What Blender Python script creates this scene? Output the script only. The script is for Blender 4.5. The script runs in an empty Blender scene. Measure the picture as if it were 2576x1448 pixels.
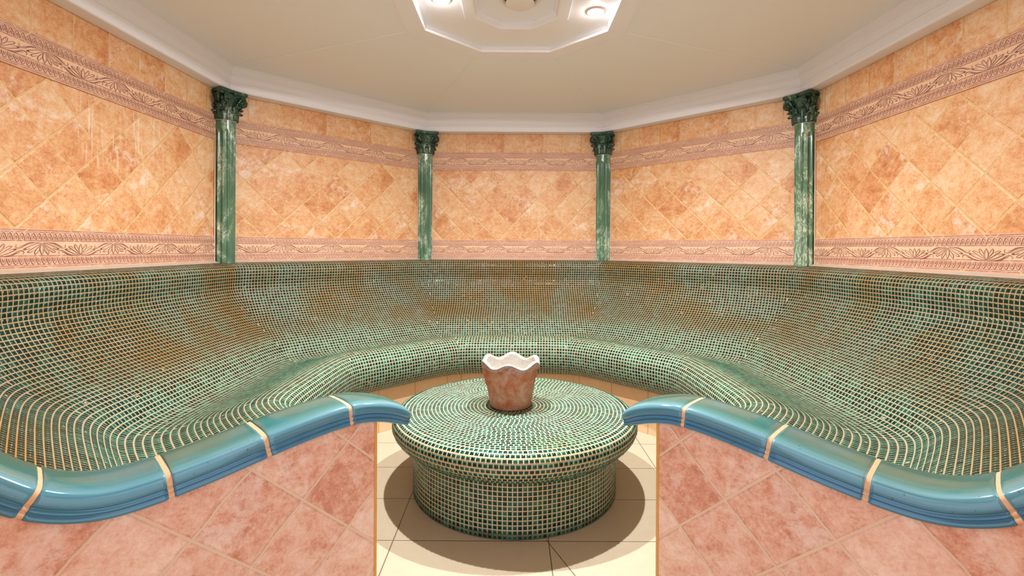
import bpy, math, random
import numpy as np
from mathutils import Matrix, Vector

C = bpy.context.scene.collection
S = 0.95            # metres per unit (unit = half the side of the octagonal room)
ZF = 1.433          # eye height above the floor, in units
A = 1 + math.sqrt(2)  # inradius of the room
T8 = math.tan(math.pi / 8)
rng = np.random.default_rng(7)
random.seed(7)

# ------------------------------------------------------------------ camera, world, exposure
sc = bpy.context.scene
cd = bpy.data.cameras.new('camera'); cam = bpy.data.objects.new('camera', cd); C.objects.link(cam)
cd.sensor_width = 36; cd.lens = 36 * 1222 / 2576
cd.shift_y = -(724 - 622.8) / 2576
cd.clip_start = 0.02
cam.matrix_world = (Matrix.Translation((-0.021 * S, -2.986 * S, ZF * S)) @ Matrix.Rotation(math.pi / 2, 4, 'X')
                    @ Matrix.Rotation(0.005, 4, 'Z'))
sc.camera = cam
w = bpy.data.worlds.new('world'); sc.world = w; w.use_nodes = True
w.node_tree.nodes['Background'].inputs[0].default_value = (0.82, 0.90, 1.0, 1)
w.node_tree.nodes['Background'].inputs[1].default_value = 2.3
sc.view_settings.view_transform = 'Standard'
sc.view_settings.look = 'None'
sc.view_settings.gamma = 1
sc.view_settings.use_curve_mapping = False
sc.view_settings.exposure = -0.24
LAMP_W = 200

# ------------------------------------------------------------------ helpers
def W(p):
    """unit coordinates (x, y, z relative to eye height) -> world metres"""
    p = np.asarray(p, float)
    q = p * S
    q[..., 2] = (p[..., 2] + ZF) * S
    return q

def link(name, verts, faces, mats, parent=None, mi=None, smooth=False, uv=None, attrs=None, fattrs=None, raw=False):
    me = bpy.data.meshes.new(name)
    V = np.asarray(verts, float)
    if not raw: V = W(V)
    if isinstance(faces, np.ndarray) and faces.ndim == 2:
        n, k = faces.shape
        me.vertices.add(len(V)); me.vertices.foreach_set('co', V.astype(np.float32).ravel())
        me.loops.add(n * k); me.loops.foreach_set('vertex_index', faces.astype(np.int32).ravel())
        me.polygons.add(n); me.polygons.foreach_set('loop_start', np.arange(0, n * k, k, dtype=np.int32))
        try: me.polygons.foreach_set('loop_total', np.full(n, k, dtype=np.int32))
        except Exception: pass
        me.update(calc_edges=True)
    else:
        me.from_pydata([tuple(v) for v in V], [], [tuple(int(i) for i in f) for f in faces]); me.update()
    for m in (mats if isinstance(mats, (list, tuple)) else [mats]): me.materials.append(m)
    if mi is not None: me.polygons.foreach_set('material_index', np.asarray(mi, dtype=np.int32))
    if smooth is not False:
        sm = np.ones(len(me.polygons), bool) if smooth is True else np.asarray(smooth, bool)
        me.polygons.foreach_set('use_smooth', sm)
    if uv is not None:     # per-vertex uv
        l = me.uv_layers.new(name='UVMap')
        idx = np.empty(len(me.loops), np.int32); me.loops.foreach_get('vertex_index', idx)
        l.data.foreach_set('uv', np.asarray(uv, np.float32)[idx].ravel())
    for an, av in (attrs or {}).items():
        a = me.attributes.new(an, 'FLOAT', 'POINT'); a.data.foreach_set('value', np.asarray(av, np.float32))
    for an, av in (fattrs or {}).items():
        a = me.attributes.new(an, 'FLOAT', 'FACE'); a.data.foreach_set('value', np.asarray(av, np.float32))
    o = bpy.data.objects.new(name, me); C.objects.link(o)
    if parent is not None:
        o.parent = parent
        o.matrix_parent_inverse = Matrix.Translation(parent.location).inverted()
    return o

def tag(o, label=None, cat=None, group=None, kind=None):
    if label: o['label'] = label
    if cat: o['category'] = cat
    if group: o['group'] = group
    if kind: o['kind'] = kind
    return o

def empty(name, loc, label, cat, group=None):
    o = bpy.data.objects.new(name, None); C.objects.link(o)
    o.location = Vector(W(loc)); o.empty_display_size = 0.1
    return tag(o, label, cat, group)

class MB:
    """collects shapes into one mesh"""
    def __init__(s): s.v = []; s.f = []; s.m = []; s.sm = []
    def add(s, v, f, m=0, sm=False):
        n = len(s.v); s.v += [tuple(p) for p in v]
        s.f += [tuple(i + n for i in q) for q in f]; s.m += [m] * len(f); s.sm += [sm] * len(f)
    def grid(s, P, m=0, sm=True, closeu=False, closev=False, flip=False):
        P = np.asarray(P); nu, nv = P.shape[:2]; f = []
        for i in range(nu if closeu else nu - 1):
            for j in range(nv if closev else nv - 1):
                q = (i * nv + j, ((i + 1) % nu) * nv + j, ((i + 1) % nu) * nv + (j + 1) % nv, i * nv + (j + 1) % nv)
                f.append(q[::-1] if flip else q)
        s.add(P.reshape(-1, 3), f, m, sm)
    def tube(s, pts, r, n=8, m=0):
        pts = [Vector(p) for p in pts]; rings = []
        rr = r if hasattr(r, '__len__') else [r] * len(pts)
        up = Vector((0.13, 0.21, 0.97))
        for i, p in enumerate(pts):
            d = (pts[min(i + 1, len(pts) - 1)] - pts[max(i - 1, 0)]).normalized()
            a = d.cross(up).normalized(); b = d.cross(a).normalized()
            rings.append([p + (a * math.cos(t) + b * math.sin(t)) * rr[i] for t in np.linspace(0, 2 * math.pi, n, endpoint=False)])
        base = len(s.v); s.grid([[tuple(q) for q in R] for R in rings], m, True, closev=True)
        s.f += [tuple(base + i for i in range(n))[::-1], tuple(base + (len(pts) - 1) * n + i for i in range(n))]
        s.m += [m, m]; s.sm += [False, False]
    def ball(s, c, r, m=0, nu=8, nv=10):
        c = np.array(c); r = np.array(r) if hasattr(r, '__len__') else np.array([r] * 3)
        P = [[c + r * np.array([math.sin(u) * math.cos(v), math.sin(u) * math.sin(v), math.cos(u)])
              for v in np.linspace(0, 2 * math.pi, nv, endpoint=False)] for u in np.linspace(0.001, math.pi - .001, nu)]
        s.grid(P, m, True, closev=True)
    def build(s, name, mats, parent=None, raw=False, **k):
        return link(name, s.v, s.f, mats, parent, mi=s.m, smooth=s.sm, raw=raw, **k)

def frame(k):
    """wall k: angle of the outward normal. 0 back, 1 back-right, 2 right, 3 front-right, 4 front, 5 front-left, 6 left, 7 back-left"""
    a = math.pi / 2 - k * math.pi / 4
    n = np.array([math.cos(a), math.sin(a)]); t = np.array([math.sin(a), -math.cos(a)])   # t = to the right seen from inside
    return n, t

def octring(rho, z):
    R = rho / math.cos(math.pi / 8)
    return [(R * math.cos(a), R * math.sin(a), z) for a in [math.pi / 8 + i * math.pi / 4 for i in range(8)]]

# ------------------------------------------------------------------ node helper
class NT:
    def __init__(s, name):
        s.m = bpy.data.materials.new(name); s.m.use_nodes = True
        s.t = s.m.node_tree; s.p = s.t.nodes['Principled BSDF']
    def n(s, typ, ins=None, **props):
        nd = s.t.nodes.new(typ)
        for k, v in props.items(): setattr(nd, k, v)
        for k, v in (ins or {}).items():
            i = nd.inputs[k]
            if isinstance(v, bpy.types.NodeSocket): s.t.links.new(v, i)
            elif isinstance(v, tuple) and len(v) == 3 and i.type == 'RGBA': i.default_value = (*v, 1)
            else: i.default_value = v
        return nd
    def math(s, op, a, b=None, c=None, clamp=False):
        nd = s.n('ShaderNodeMath', operation=op, use_clamp=clamp)
        for i, v in enumerate((a, b, c)):
            if v is None: continue
            if isinstance(v, bpy.types.NodeSocket): s.t.links.new(v, nd.inputs[i])
            else: nd.inputs[i].default_value = v
        return nd.outputs[0]
    def mix(s, f, a, b, mode='MIX'):
        nd = s.n('ShaderNodeMix', data_type='RGBA', blend_type=mode)
        for i, v in ((0, f), (6, a), (7, b)):
            if isinstance(v, bpy.types.NodeSocket): s.t.links.new(v, nd.inputs[i])
            elif i == 0: nd.inputs[0].default_value = v
            else: nd.inputs[i].default_value = (*v, 1)
        return nd.outputs[2]
    def sm(s, x, lo, hi, a=0.0, b=1.0):
        nd = s.n('ShaderNodeMapRange', {0: x, 1: lo, 2: hi, 3: a, 4: b}, interpolation_type='SMOOTHSTEP')
        return nd.outputs[0]
    def noise(s, vec, scale, detail=4, rough=.6, dist=0, dim='3D', w=None):
        i = {'Scale': scale, 'Detail': detail, 'Roughness': rough, 'Distortion': dist}
        if vec is not None: i['Vector'] = vec
        nd = s.n('ShaderNodeTexNoise', None, noise_dimensions=dim)
        if w is not None: i['W'] = w
        for k, v in i.items():
            if isinstance(v, bpy.types.NodeSocket): s.t.links.new(v, nd.inputs[k])
            else: nd.inputs[k].default_value = v
        return nd.outputs[0]
    def ramp(s, f, stops):
        nd = s.n('ShaderNodeValToRGB', {0: f}); cr = nd.color_ramp
        while len(cr.elements) < len(stops): cr.elements.new(0.5)
        for e, (p, c) in zip(cr.elements, stops): e.position = p; e.color = (*c, 1)
        return nd.outputs[0]
    def uv(s):
        o = s.n('ShaderNodeTexCoord').outputs['UV']
        x = s.n('ShaderNodeSeparateXYZ', {0: o}); return o, x.outputs[0], x.outputs[1]
    def comb(s, x, y, z=0.0):
        return s.n('ShaderNodeCombineXYZ', {0: x, 1: y, 2: z}).outputs[0]
    def attr(s, name): return s.n('ShaderNodeAttribute', attribute_name=name).outputs['Fac']
    def pos(s): return s.n('ShaderNodeTexCoord').outputs['Object']
    def out(s, col=None, rough=.5, bump=None, bd=.002, bs=1.0, **k):
        P = s.p.inputs
        for nm, v in [('Base Color', col), ('Roughness', rough)] + [(a.replace('_', ' '), b) for a, b in k.items()]:
            if v is None: continue
            if isinstance(v, bpy.types.NodeSocket): s.t.links.new(v, P[nm])
            elif isinstance(v, tuple): P[nm].default_value = (*v, 1)
            else: P[nm].default_value = v
        if bump is not None:
            b = s.n('ShaderNodeBump', {'Height': bump, 'Distance': bd, 'Strength': bs})
            s.t.links.new(b.outputs[0], P['Normal'])
        return s.m

# ------------------------------------------------------------------ materials
def tile_clay(name, spacing, phase, vert_phase, vdiag, pink=0.0, rowz=None, gw=.0085, rowphase=0.0, bright=1.0, streak=False):
    """diagonally laid mottled terracotta tiles; uv in room units. rowz = height above which tiles lie square"""
    m = NT(name); uvv, u, v = m.uv()
    wob = m.noise(uvv, 9, 2, .5)
    wob = m.math('MULTIPLY', m.math('SUBTRACT', wob, .5), .012)
    un = m.math('DIVIDE', m.math('SUBTRACT', m.math('ADD', u, wob), phase), spacing)
    vn = m.math('DIVIDE', m.math('SUBTRACT', m.math('SUBTRACT', v, wob), vert_phase), vdiag)
    a = m.math('ADD', un, vn); b = m.math('SUBTRACT', un, vn)
    if rowz is not None:
        sq = m.math('GREATER_THAN', v, rowz)
        a2 = m.math('DIVIDE', m.math('SUBTRACT', m.math('ADD', u, wob), rowphase), spacing * .715)
        b2 = m.math('DIVIDE', m.math('SUBTRACT', v, rowz), .26)
        def sel(p, q): return m.n('ShaderNodeMix', {0: sq, 2: p, 3: q}, data_type='FLOAT').outputs[0]
        a = sel(a, a2); b = sel(b, b2)
    fa = m.math('FRACT', a); fb = m.math('FRACT', b)
    ea = m.math('MINIMUM', fa, m.math('SUBTRACT', 1.0, fa)); eb = m.math('MINIMUM', fb, m.math('SUBTRACT', 1.0, fb))
    e = m.math('MINIMUM', ea, eb)
    fine = m.noise(uvv, 60, 3, .7)
    e = m.math('ADD', e, m.math('MULTIPLY', m.math('SUBTRACT', fine, .5), .02))
    cell = m.comb(m.math('FLOOR', a), m.math('FLOOR', b), 3.7)
    wn = m.n('ShaderNodeTexWhiteNoise', {'Vector': cell}, noise_dimensions='3D')
    rnd = wn.outputs['Value']; rc = wn.outputs['Color']
    off = m.n('ShaderNodeVectorMath', {0: rc, 1: (20, 20, 20)}, operation='MULTIPLY').outputs[0]
    vec = m.n('ShaderNodeVectorMath', {0: uvv, 1: off}, operation='ADD').outputs[0]
    n1 = m.noise(vec, 7.5, 8, .78, .3)
    n2 = m.noise(vec, 26, 7, .82, .2)
    n3 = m.noise(vec, 95, 3, .85)
    k = pink
    def L(p, q): return tuple((x * (1 - k) + y * k) * bright for x, y in zip(p, q))
    tone = m.math('ADD', m.math('ADD', m.math('MULTIPLY', n1, .52), m.math('MULTIPLY', n2, .48)), m.math('MULTIPLY', m.math('SUBTRACT', rnd, .5), .13))
    tone = m.math('ADD', tone, m.math('MULTIPLY', m.math('SUBTRACT', n3, .5), .22))
    col = m.ramp(tone, [(.32, L((.46, .15, .055), (.46, .165, .10))), (.42, L((.62, .27, .105), (.62, .28, .185))),
                        (.50, L((.72, .38, .175), (.71, .40, .295))), (.58, L((.77, .49, .27), (.78, .51, .40))), (.69, L((.80, .62, .45), (.84, .64, .54)))])
    bl = m.noise(vec, 3.6, 5, .75, .4)      # chalky bloom on the glaze
    col = m.mix(m.math('MULTIPLY', m.sm(m.math('ADD', bl, m.math('MULTIPLY', m.math('SUBTRACT', n2, .5), .35)), .53, .70), .60), col, L((.86, .70, .56), (.78, .62, .55)))
    rs = m.noise(vec, 11, 6, .8, .3)
    col = m.mix(m.math('MULTIPLY', m.sm(rs, .60, .72), .55), col, L((.50, .16, .045), (.44, .12, .06)))
    if streak:
        sv = m.n('ShaderNodeMapping', {'Vector': uvv, 'Scale': (26, 1.6, 1)}).outputs[0]
        sn = m.sm(m.noise(sv, 2.2, 4, .7), .53, .66)
        mk = m.math('MULTIPLY', m.math('MULTIPLY', m.sm(u, -.42, -.22), m.sm(u, .50, .25)), m.math('MULTIPLY', m.sm(v, .38, .60), m.sm(v, 1.0, .86)))
        col = m.mix(m.math('MULTIPLY', m.math('MULTIPLY', sn, mk), .65), col, (.88, .80, .70))
    speck = m.sm(n3, .34, .27)
    col = m.mix(m.math('MULTIPLY', speck, .45), col, L((.36, .12, .05), (.34, .10, .06)))
    rim = m.sm(e, .075, .025); rim = m.math('MULTIPLY', rim, m.sm(n2, .42, .6))
    col = m.mix(m.math('MULTIPLY', rim, .45), col, L((.93, .66, .40), (.86, .60, .46)))
    gm = m.sm(e, .0185, .0125)
    gl = m.sm(m.math('ABSOLUTE', m.math('SUBTRACT', e, .021)), .006, .002)
    col = m.mix(m.math('MULTIPLY', gl, .35), col, L((.42, .18, .06), (.44, .20, .12)))
    gcol = m.mix(m.noise(uvv, 3, 2), L((.70, .38, .12), (.66, .43, .29)), L((.78, .50, .24), (.74, .53, .40)))
    col = m.mix(gm, col, gcol)
    h = m.math('ADD', m.math('MULTIPLY', m.sm(e, .015, .05), 1.0), m.math('ADD', m.math('MULTIPLY', n2, .35), m.math('MULTIPLY', n3, .12)))
    return m.out(col, .42, h, .0035, .7, Specular_IOR_Level=.35)

def mat_border():
    m = NT('relief_border_clay'); uvv, u, v = m.uv()          # v is 0..1 across the band, u room units
    n1 = m.noise(uvv, 6, 5, .7); n2 = m.noise(uvv, 40, 4, .75)
    col = m.ramp(n1, [(.3, (.56, .27, .165)), (.5, (.70, .38, .25)), (.7, (.80, .50, .35))])
    palm = m.math('MULTIPLY', m.sm(v, .34, .37), m.sm(v, .68, .65))
    col = m.mix(m.math('MULTIPLY', palm, .65), col, (.86, .56, .33))
    # moulded lines running along the band
    dark = None; hh = None
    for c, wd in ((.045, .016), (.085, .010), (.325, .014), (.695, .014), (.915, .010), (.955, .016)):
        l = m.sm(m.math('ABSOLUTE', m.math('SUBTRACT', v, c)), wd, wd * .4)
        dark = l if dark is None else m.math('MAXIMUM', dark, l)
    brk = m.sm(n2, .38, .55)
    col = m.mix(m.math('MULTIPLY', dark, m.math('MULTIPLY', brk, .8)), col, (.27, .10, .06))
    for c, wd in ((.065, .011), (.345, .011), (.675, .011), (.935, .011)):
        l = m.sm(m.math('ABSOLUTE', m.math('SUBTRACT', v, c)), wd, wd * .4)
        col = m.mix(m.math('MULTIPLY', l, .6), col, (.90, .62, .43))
    # the diagonal joints run on through the band
    un = m.math('DIVIDE', u, .31); vn = m.math('DIVIDE', m.math('MULTIPLY', v, .198), .31)
    e = None
    for a in (m.math('ADD', un, vn), m.math('SUBTRACT', un, vn)):
        f = m.math('FRACT', a); q = m.math('MINIMUM', f, m.math('SUBTRACT', 1.0, f)); e = q if e is None else m.math('MINIMUM', e, q)
    col = m.mix(m.math('MULTIPLY', m.sm(e, .018, .012), .75), col, (.84, .54, .30))
    return m.out(col, .5, m.math('ADD', n2, m.math('MULTIPLY', dark, -1.5)), .002, .7)

def mat_simple(name, col, rough=.5, var=.12, scale=20, bump=.3, bd=.001, **k):
    m = NT(name); p = m.pos()
    n = m.noise(p, scale, 4, .6)
    c = m.mix(n, tuple(x * (1 - var) for x in col), tuple(min(1, x * (1 + var)) for x in col))
    return m.out(c, rough, n, bd, bump, **k)

def mat_plaster():
    m = NT('white_plaster'); p = m.pos()
    n = m.noise(p, 160, 3, .6); n2 = m.noise(p, 1.3, 3, .5)
    c = m.mix(n2, (.82, .86, .90), (.86, .89, .92))
    return m.out(c, .6, n, .0012, .35)

def mat_crown():
    m = NT('crown_plaster'); p = m.pos(); n = m.noise(p, 120, 3, .6)
    return m.out((.86, .87, .93), .5, n, .001, .3)

def mat_mtile():
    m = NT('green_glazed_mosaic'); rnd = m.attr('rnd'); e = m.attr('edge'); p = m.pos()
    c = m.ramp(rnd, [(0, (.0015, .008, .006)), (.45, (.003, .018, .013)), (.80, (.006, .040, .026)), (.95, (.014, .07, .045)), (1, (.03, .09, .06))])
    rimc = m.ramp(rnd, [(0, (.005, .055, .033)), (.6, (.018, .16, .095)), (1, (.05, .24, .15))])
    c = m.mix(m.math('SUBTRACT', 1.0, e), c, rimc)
    hz = m.sm(m.n('ShaderNodeSeparateXYZ', {0: p}).outputs[2], .60, .74)     # olive-dark tint, only from backrest height up
    c = m.mix(m.math('MULTIPLY', m.math('MULTIPLY', m.sm(m.noise(p, 1.35, 3, .55, .6), .34, .60, .35, 1.0), m.attr('olive')), hz), c, (.014, .020, .009))
    n = m.noise(p, 130, 3, .6)
    return m.out(c, .10, n, .0005, .3, Specular_IOR_Level=.30)

def mat_grout():
    m = NT('mosaic_grout'); p = m.pos()
    n = m.noise(p, 1.35, 3, .55, .6); n2 = m.noise(p, 45, 3, .6); n3 = m.noise(p, 5, 3, .5)
    c = m.ramp(n, [(.38, (.37, .265, .17)), (.50, (.38, .225, .09)), (.60, (.40, .175, .028))])
    c = m.mix(m.math('MULTIPLY', m.sm(n3, .52, .70), .4), c, (.52, .38, .26))
    z = m.n('ShaderNodeSeparateXYZ', {0: p}).outputs[2]
    c = m.mix(m.sm(z, .78, .60, 0, .8), c, (.44, .36, .23))
    c = m.mix(m.math('MULTIPLY', n2, .3), c, (.40, .23, .11))
    return m.out(c, .7, n2, .001, .5)

def mat_table_grout():
    m = NT('table_grout'); p = m.pos(); n = m.noise(p, 2.2, 3, .55); n2 = m.noise(p, 40, 3, .6)
    c = m.ramp(n, [(.35, (.60, .47, .33)), (.55, (.58, .42, .26)), (.7, (.56, .34, .14))])
    c = m.mix(m.math('MULTIPLY', n2, .25), c, (.60, .36, .2))
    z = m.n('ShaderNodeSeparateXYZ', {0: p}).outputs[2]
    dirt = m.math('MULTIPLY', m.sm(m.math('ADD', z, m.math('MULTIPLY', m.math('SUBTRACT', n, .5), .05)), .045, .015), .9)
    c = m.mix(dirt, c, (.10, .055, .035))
    return m.out(c, .65, n2, .001, .5)

def mat_marble(name, dark=False):
    m = NT(name); p = m.pos()
    mp = m.n('ShaderNodeMapping', {'Vector': p, 'Scale': (1, 1, .45)}).outputs[0]
    n = m.noise(mp, 6, 6, .65, .8); n2 = m.noise(mp, 22, 6, .7, 1.8)
    vein = m.sm(m.math('ABSOLUTE', m.math('SUBTRACT', n2, .5)), .05, .006)
    vein = m.math('MULTIPLY', vein, m.sm(n, .50, .61))
    if dark: st = [(.3, (.008, .035, .022)), (.55, (.018, .075, .045)), (.75, (.05, .15, .09))]
    else: st = [(.3, (.04, .11, .065)), (.5, (.085, .19, .11)), (.70, (.26, .37, .24))]
    c = m.ramp(n, st)
    if dark: vein = m.math('MULTIPLY', vein, .5)
    c = m.mix(vein, c, (.62, .70, .52))
    return m.out(c, .2, n2, .0015, .8 if dark else .25, Coat_Weight=.35)

def mat_glaze():
    m = NT('turquoise_glaze'); uvv, u, v = m.uv(); p = m.pos()   # v 0 back edge .. 1 front lower edge; u along
    st = m.n('ShaderNodeMapping', {'Vector': uvv, 'Scale': (1.2, 22, 1)}).outputs[0]
    n = m.noise(st, 1.6, 4, .6, .5); pn = m.noise(p, 3.2, 3, .6)
    vv = m.math('ADD', v, m.math('MULTIPLY', m.math('SUBTRACT', n, .5), .12))
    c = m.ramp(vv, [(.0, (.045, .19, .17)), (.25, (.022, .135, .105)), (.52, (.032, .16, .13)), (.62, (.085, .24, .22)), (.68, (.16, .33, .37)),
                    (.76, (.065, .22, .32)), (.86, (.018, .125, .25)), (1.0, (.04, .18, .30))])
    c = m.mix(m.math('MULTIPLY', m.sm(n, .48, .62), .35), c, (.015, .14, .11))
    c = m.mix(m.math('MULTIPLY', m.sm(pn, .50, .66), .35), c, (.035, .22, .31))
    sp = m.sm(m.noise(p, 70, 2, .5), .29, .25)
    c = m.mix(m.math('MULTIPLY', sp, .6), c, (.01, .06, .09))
    return m.out(c, .12, n, .002, .25, Coat_Weight=.5, Coat_Roughness=.06, Specular_IOR_Level=.55)

def mat_terracotta():
    m = NT('old_terracotta'); p = m.pos()
    n = m.noise(p, 14, 5, .65, .4); n2 = m.noise(p, 70, 4, .7); st = m.n('ShaderNodeMapping', {'Vector': p, 'Scale': (1, 1, .25)}).outputs[0]
    n3 = m.noise(st, 22, 4, .6)
    c = m.ramp(n, [(.34, (.34, .10, .035)), (.44, (.42, .155, .075)), (.53, (.46, .23, .14)), (.64, (.52, .33, .25))])
    c = m.mix(m.math('MULTIPLY', m.sm(n3, .58, .68), .6), c, (.50, .13, .03))
    c = m.mix(m.math('MULTIPLY', m.sm(n2, .38, .30), .7), c, (.20, .07, .035))
    z = m.n('ShaderNodeSeparateXYZ', {0: p}).outputs[2]     # lime haze creeping down from the rim
    c = m.mix(m.math('MULTIPLY', m.sm(m.math('ADD', z, m.math('MULTIPLY', n, .05)), .685, .705), m.sm(n2, .40, .60)), c, (.45, .36, .38))
    return m.out(c, .75, n2, .003, .6)

def mat_lime():
    m = NT('lime_crust'); p = m.pos(); n = m.noise(p, 35, 5, .7); n2 = m.noise(p, 11, 4, .6)
    c = m.mix(n, (.30, .26, .20), (.50, .47, .42))
    z = m.math('MULTIPLY', m.sm(n2, .56, .62), .8)
    c = m.mix(z, c, (.42, .22, .12))
    return m.out(c, .8, n, .003, .6)

def mat_floor():
    m = NT('cream_floor_tiles'); p = m.pos(); x = m.n('ShaderNodeSeparateXYZ', {0: p})
    X = m.math('DIVIDE', x.outputs[0], S); Y = m.math('DIVIDE', x.outputs[1], S)
    fx = m.math('DIVIDE', m.math('SUBTRACT', X, .165), .76); fy = m.math('DIVIDE', m.math('ADD', Y, 0.610), .395)
    def ed(f, sc):
        q = m.math('FRACT', f); return m.math('MULTIPLY', m.math('MINIMUM', q, m.math('SUBTRACT', 1.0, q)), sc)
    e = m.math('MINIMUM', ed(fx, .76), ed(fy, .395))
    for (x0, y0, x1, y1) in ((.155, -.60, .61, -1.70), (.30, -1.35, 1.3, -.6)):      # joints of the cuts that fall to the drain
        dx, dy = x1 - x0, y1 - y0; l = math.hypot(dx, dy)
        d = m.math('ABSOLUTE', m.math('ADD', m.math('MULTIPLY', m.math('SUBTRACT', X, x0), dy / l), m.math('MULTIPLY', m.math('SUBTRACT', Y, y0), -dx / l)))
        ok = m.math('LESS_THAN', Y, -.60) if dy < 0 else m.math('GREATER_THAN', X, .5)
        e = m.math('MINIMUM', e, m.math('ADD', d, m.math('MULTIPLY', m.math('SUBTRACT', 1.0, ok), 1.0)))
    n = m.noise(p, 18, 5, .65); n2 = m.noise(p, 90, 3, .6)
    c = m.mix(n, (.47, .375, .245), (.54, .445, .31))
    c = m.mix(m.sm(e, .0028, .0016), c, (.12, .07, .04))
    return m.out(c, .42, m.math('ADD', n2, m.sm(e, .003, .006, 0, 2)), .0012, .5)

def mat_riser():
    m = NT('beige_riser_tiles'); uvv, u, v = m.uv()
    f = m.math('FRACT', m.math('DIVIDE', m.math('ADD', u, .13), .33)); e = m.math('MULTIPLY', m.math('MINIMUM', f, m.math('SUBTRACT', 1.0, f)), .33)
    n = m.noise(uvv, 12, 5, .65); n2 = m.noise(uvv, 90, 3, .6)
    c = m.mix(n, (.66, .42, .22), (.78, .54, .32)); c = m.mix(m.math('MULTIPLY', m.sm(n2, .36, .3), .5), c, (.40, .22, .10))
    c = m.mix(m.sm(e, .005, .004), c, (.56, .30, .12))
    return m.out(c, .45, m.sm(e, .004, .008), .001, .5)

def mat_emit(name, col, st):
    m = NT(name); return m.out((1, 1, 1), .5, Emission_Color=col, Emission_Strength=st)

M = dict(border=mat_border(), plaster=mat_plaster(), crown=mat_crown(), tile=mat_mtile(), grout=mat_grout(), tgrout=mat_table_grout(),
         marble=mat_marble('green_marble'), marbled=mat_marble('dark_green_marble', True), glaze=mat_glaze(), terra=mat_terracotta(), lime=mat_lime(),
         floor=mat_floor(), riser=mat_riser(),
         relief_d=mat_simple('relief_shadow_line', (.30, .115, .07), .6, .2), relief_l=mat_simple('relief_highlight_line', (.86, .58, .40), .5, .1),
         ledge=mat_simple('ledge_cement', (.50, .40, .30), .6, .15, 12), joint=mat_simple('coping_grout', (.72, .42, .23), .75, .15, 60, .5),
         ochre=mat_simple('ochre_edge_grout', (.62, .30, .07), .6, .15, 30), seal=mat_simple('pale_sealant', (.80, .62, .50), .5, .08),
         plain=mat_simple('plain_render', (.74, .50, .34), .8, .05, 5),
         vdark=mat_simple('vent_shadow_gap', (.05, .03, .03), .6, .1), vent=mat_simple('vent_white', (.80, .76, .72), .4, .03),
         bulb=mat_emit('lamp_glow', (1, .90, .76), 9), bezel=mat_simple('lamp_bezel', (.75, .55, .45), .3, .05))

# ------------------------------------------------------------------ setting
ZC = 1.462; ZS = 1.262
names = ['back', 'back_right', 'right', 'front_right', 'front', 'front_left', 'left', 'back_left']
spac = {0: (.300, .117), 7: (.322, -.013), 1: (.322, -.029), 6: (.325, 0.0), 2: (.325, -.163), 3: (.32, 0), 4: (.32, 0), 5: (.32, 0)}

def quad_uv(name, k, z0, z1, s0, s1, mat, parent=None, depth=.12):
    n, t = frame(k); ns = 2
    def P(s, b, z): q = n * (A - b) + t * s; return (q[0], q[1], z)
    e0 = T8 * depth
    v = [P(s0, 0, z0), P(s1, 0, z0), P(s1, 0, z1), P(s0, 0, z1), P(s0, -depth, z0), P(s1, -depth, z0), P(s1, -depth, z1), P(s0, -depth, z1)]
    f = [(0, 1, 2, 3), (5, 4, 7, 6), (1, 5, 6, 2), (4, 0, 3, 7), (3, 2, 6, 7), (4, 5, 1, 0)]
    uv = [(s0, z0), (s1, z0), (s1, z1), (s0, z1)] * 2
    return link(name, v, f, mat, parent, uv=uv)

def stroke(mb, pts, wd, h, to3, dark=True):
    """flat ribbon along a polyline lying on the band; two strands, shadow and highlight"""
    P = np.array(pts, float); d = np.gradient(P, axis=0); d /= np.linalg.norm(d, axis=1)[:, None] + 1e-9
    N = np.stack([-d[:, 1], d[:, 0]], 1)
    taper = np.sin(np.linspace(.35, math.pi - .35, len(P)))[:, None]
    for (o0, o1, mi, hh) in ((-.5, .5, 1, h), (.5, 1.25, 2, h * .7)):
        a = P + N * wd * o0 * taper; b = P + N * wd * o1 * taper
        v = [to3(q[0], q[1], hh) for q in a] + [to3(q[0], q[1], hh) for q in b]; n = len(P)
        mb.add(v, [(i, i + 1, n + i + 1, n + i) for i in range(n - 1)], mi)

def smooth_poly(p, n=10):
    p = np.array(p, float); t = np.linspace(0, len(p) - 1, n); out = []
    for x in t:
        i = min(int(x), len(p) - 2); f = x - i
        p0 = p[max(i - 1, 0)]; p1 = p[i]; p2 = p[i + 1]; p3 = p[min(i + 2, len(p) - 1)]
        out.append(.5 * ((2 * p1) + (-p0 + p2) * f + (2 * p0 - 5 * p1 + 4 * p2 - p3) * f * f + (-p0 + 3 * p1 - 3 * p2 + p3) * f ** 3))
    return np.array(out)

PALM = [[(0, .08), (.07, .32), (.07, .6), (0, .92)], [(.02, .05), (.13, .32), (.27, .62), (.27, .88), (.17, .72), (.1, .5)],
        [(.05, .06), (.22, .28), (.42, .52), (.56, .70), (.44, .72), (.30, .55)], [(.08, .04), (.32, .16), (.56, .36), (.72, .50), (.60, .52), (.45, .42)],
        [(.04, .0), (.34, .03), (.58, .16), (.76, .36), (.90, .42), (.99, .32), (.95, .16)], [(.30, .0), (.52, .05), (.70, .22), (.84, .30)]]
PALM = [smooth_poly(p, 9) for p in PALM]
ARCH = [(-.42, .04), (-.34, .45), (-.17, .80), (0, .93), (.17, .80), (.34, .45), (.42, .04)]
ARCH2 = [(-.16, .08), (-.10, .40), (0, .58), (.10, .40), (.16, .08)]

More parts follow.
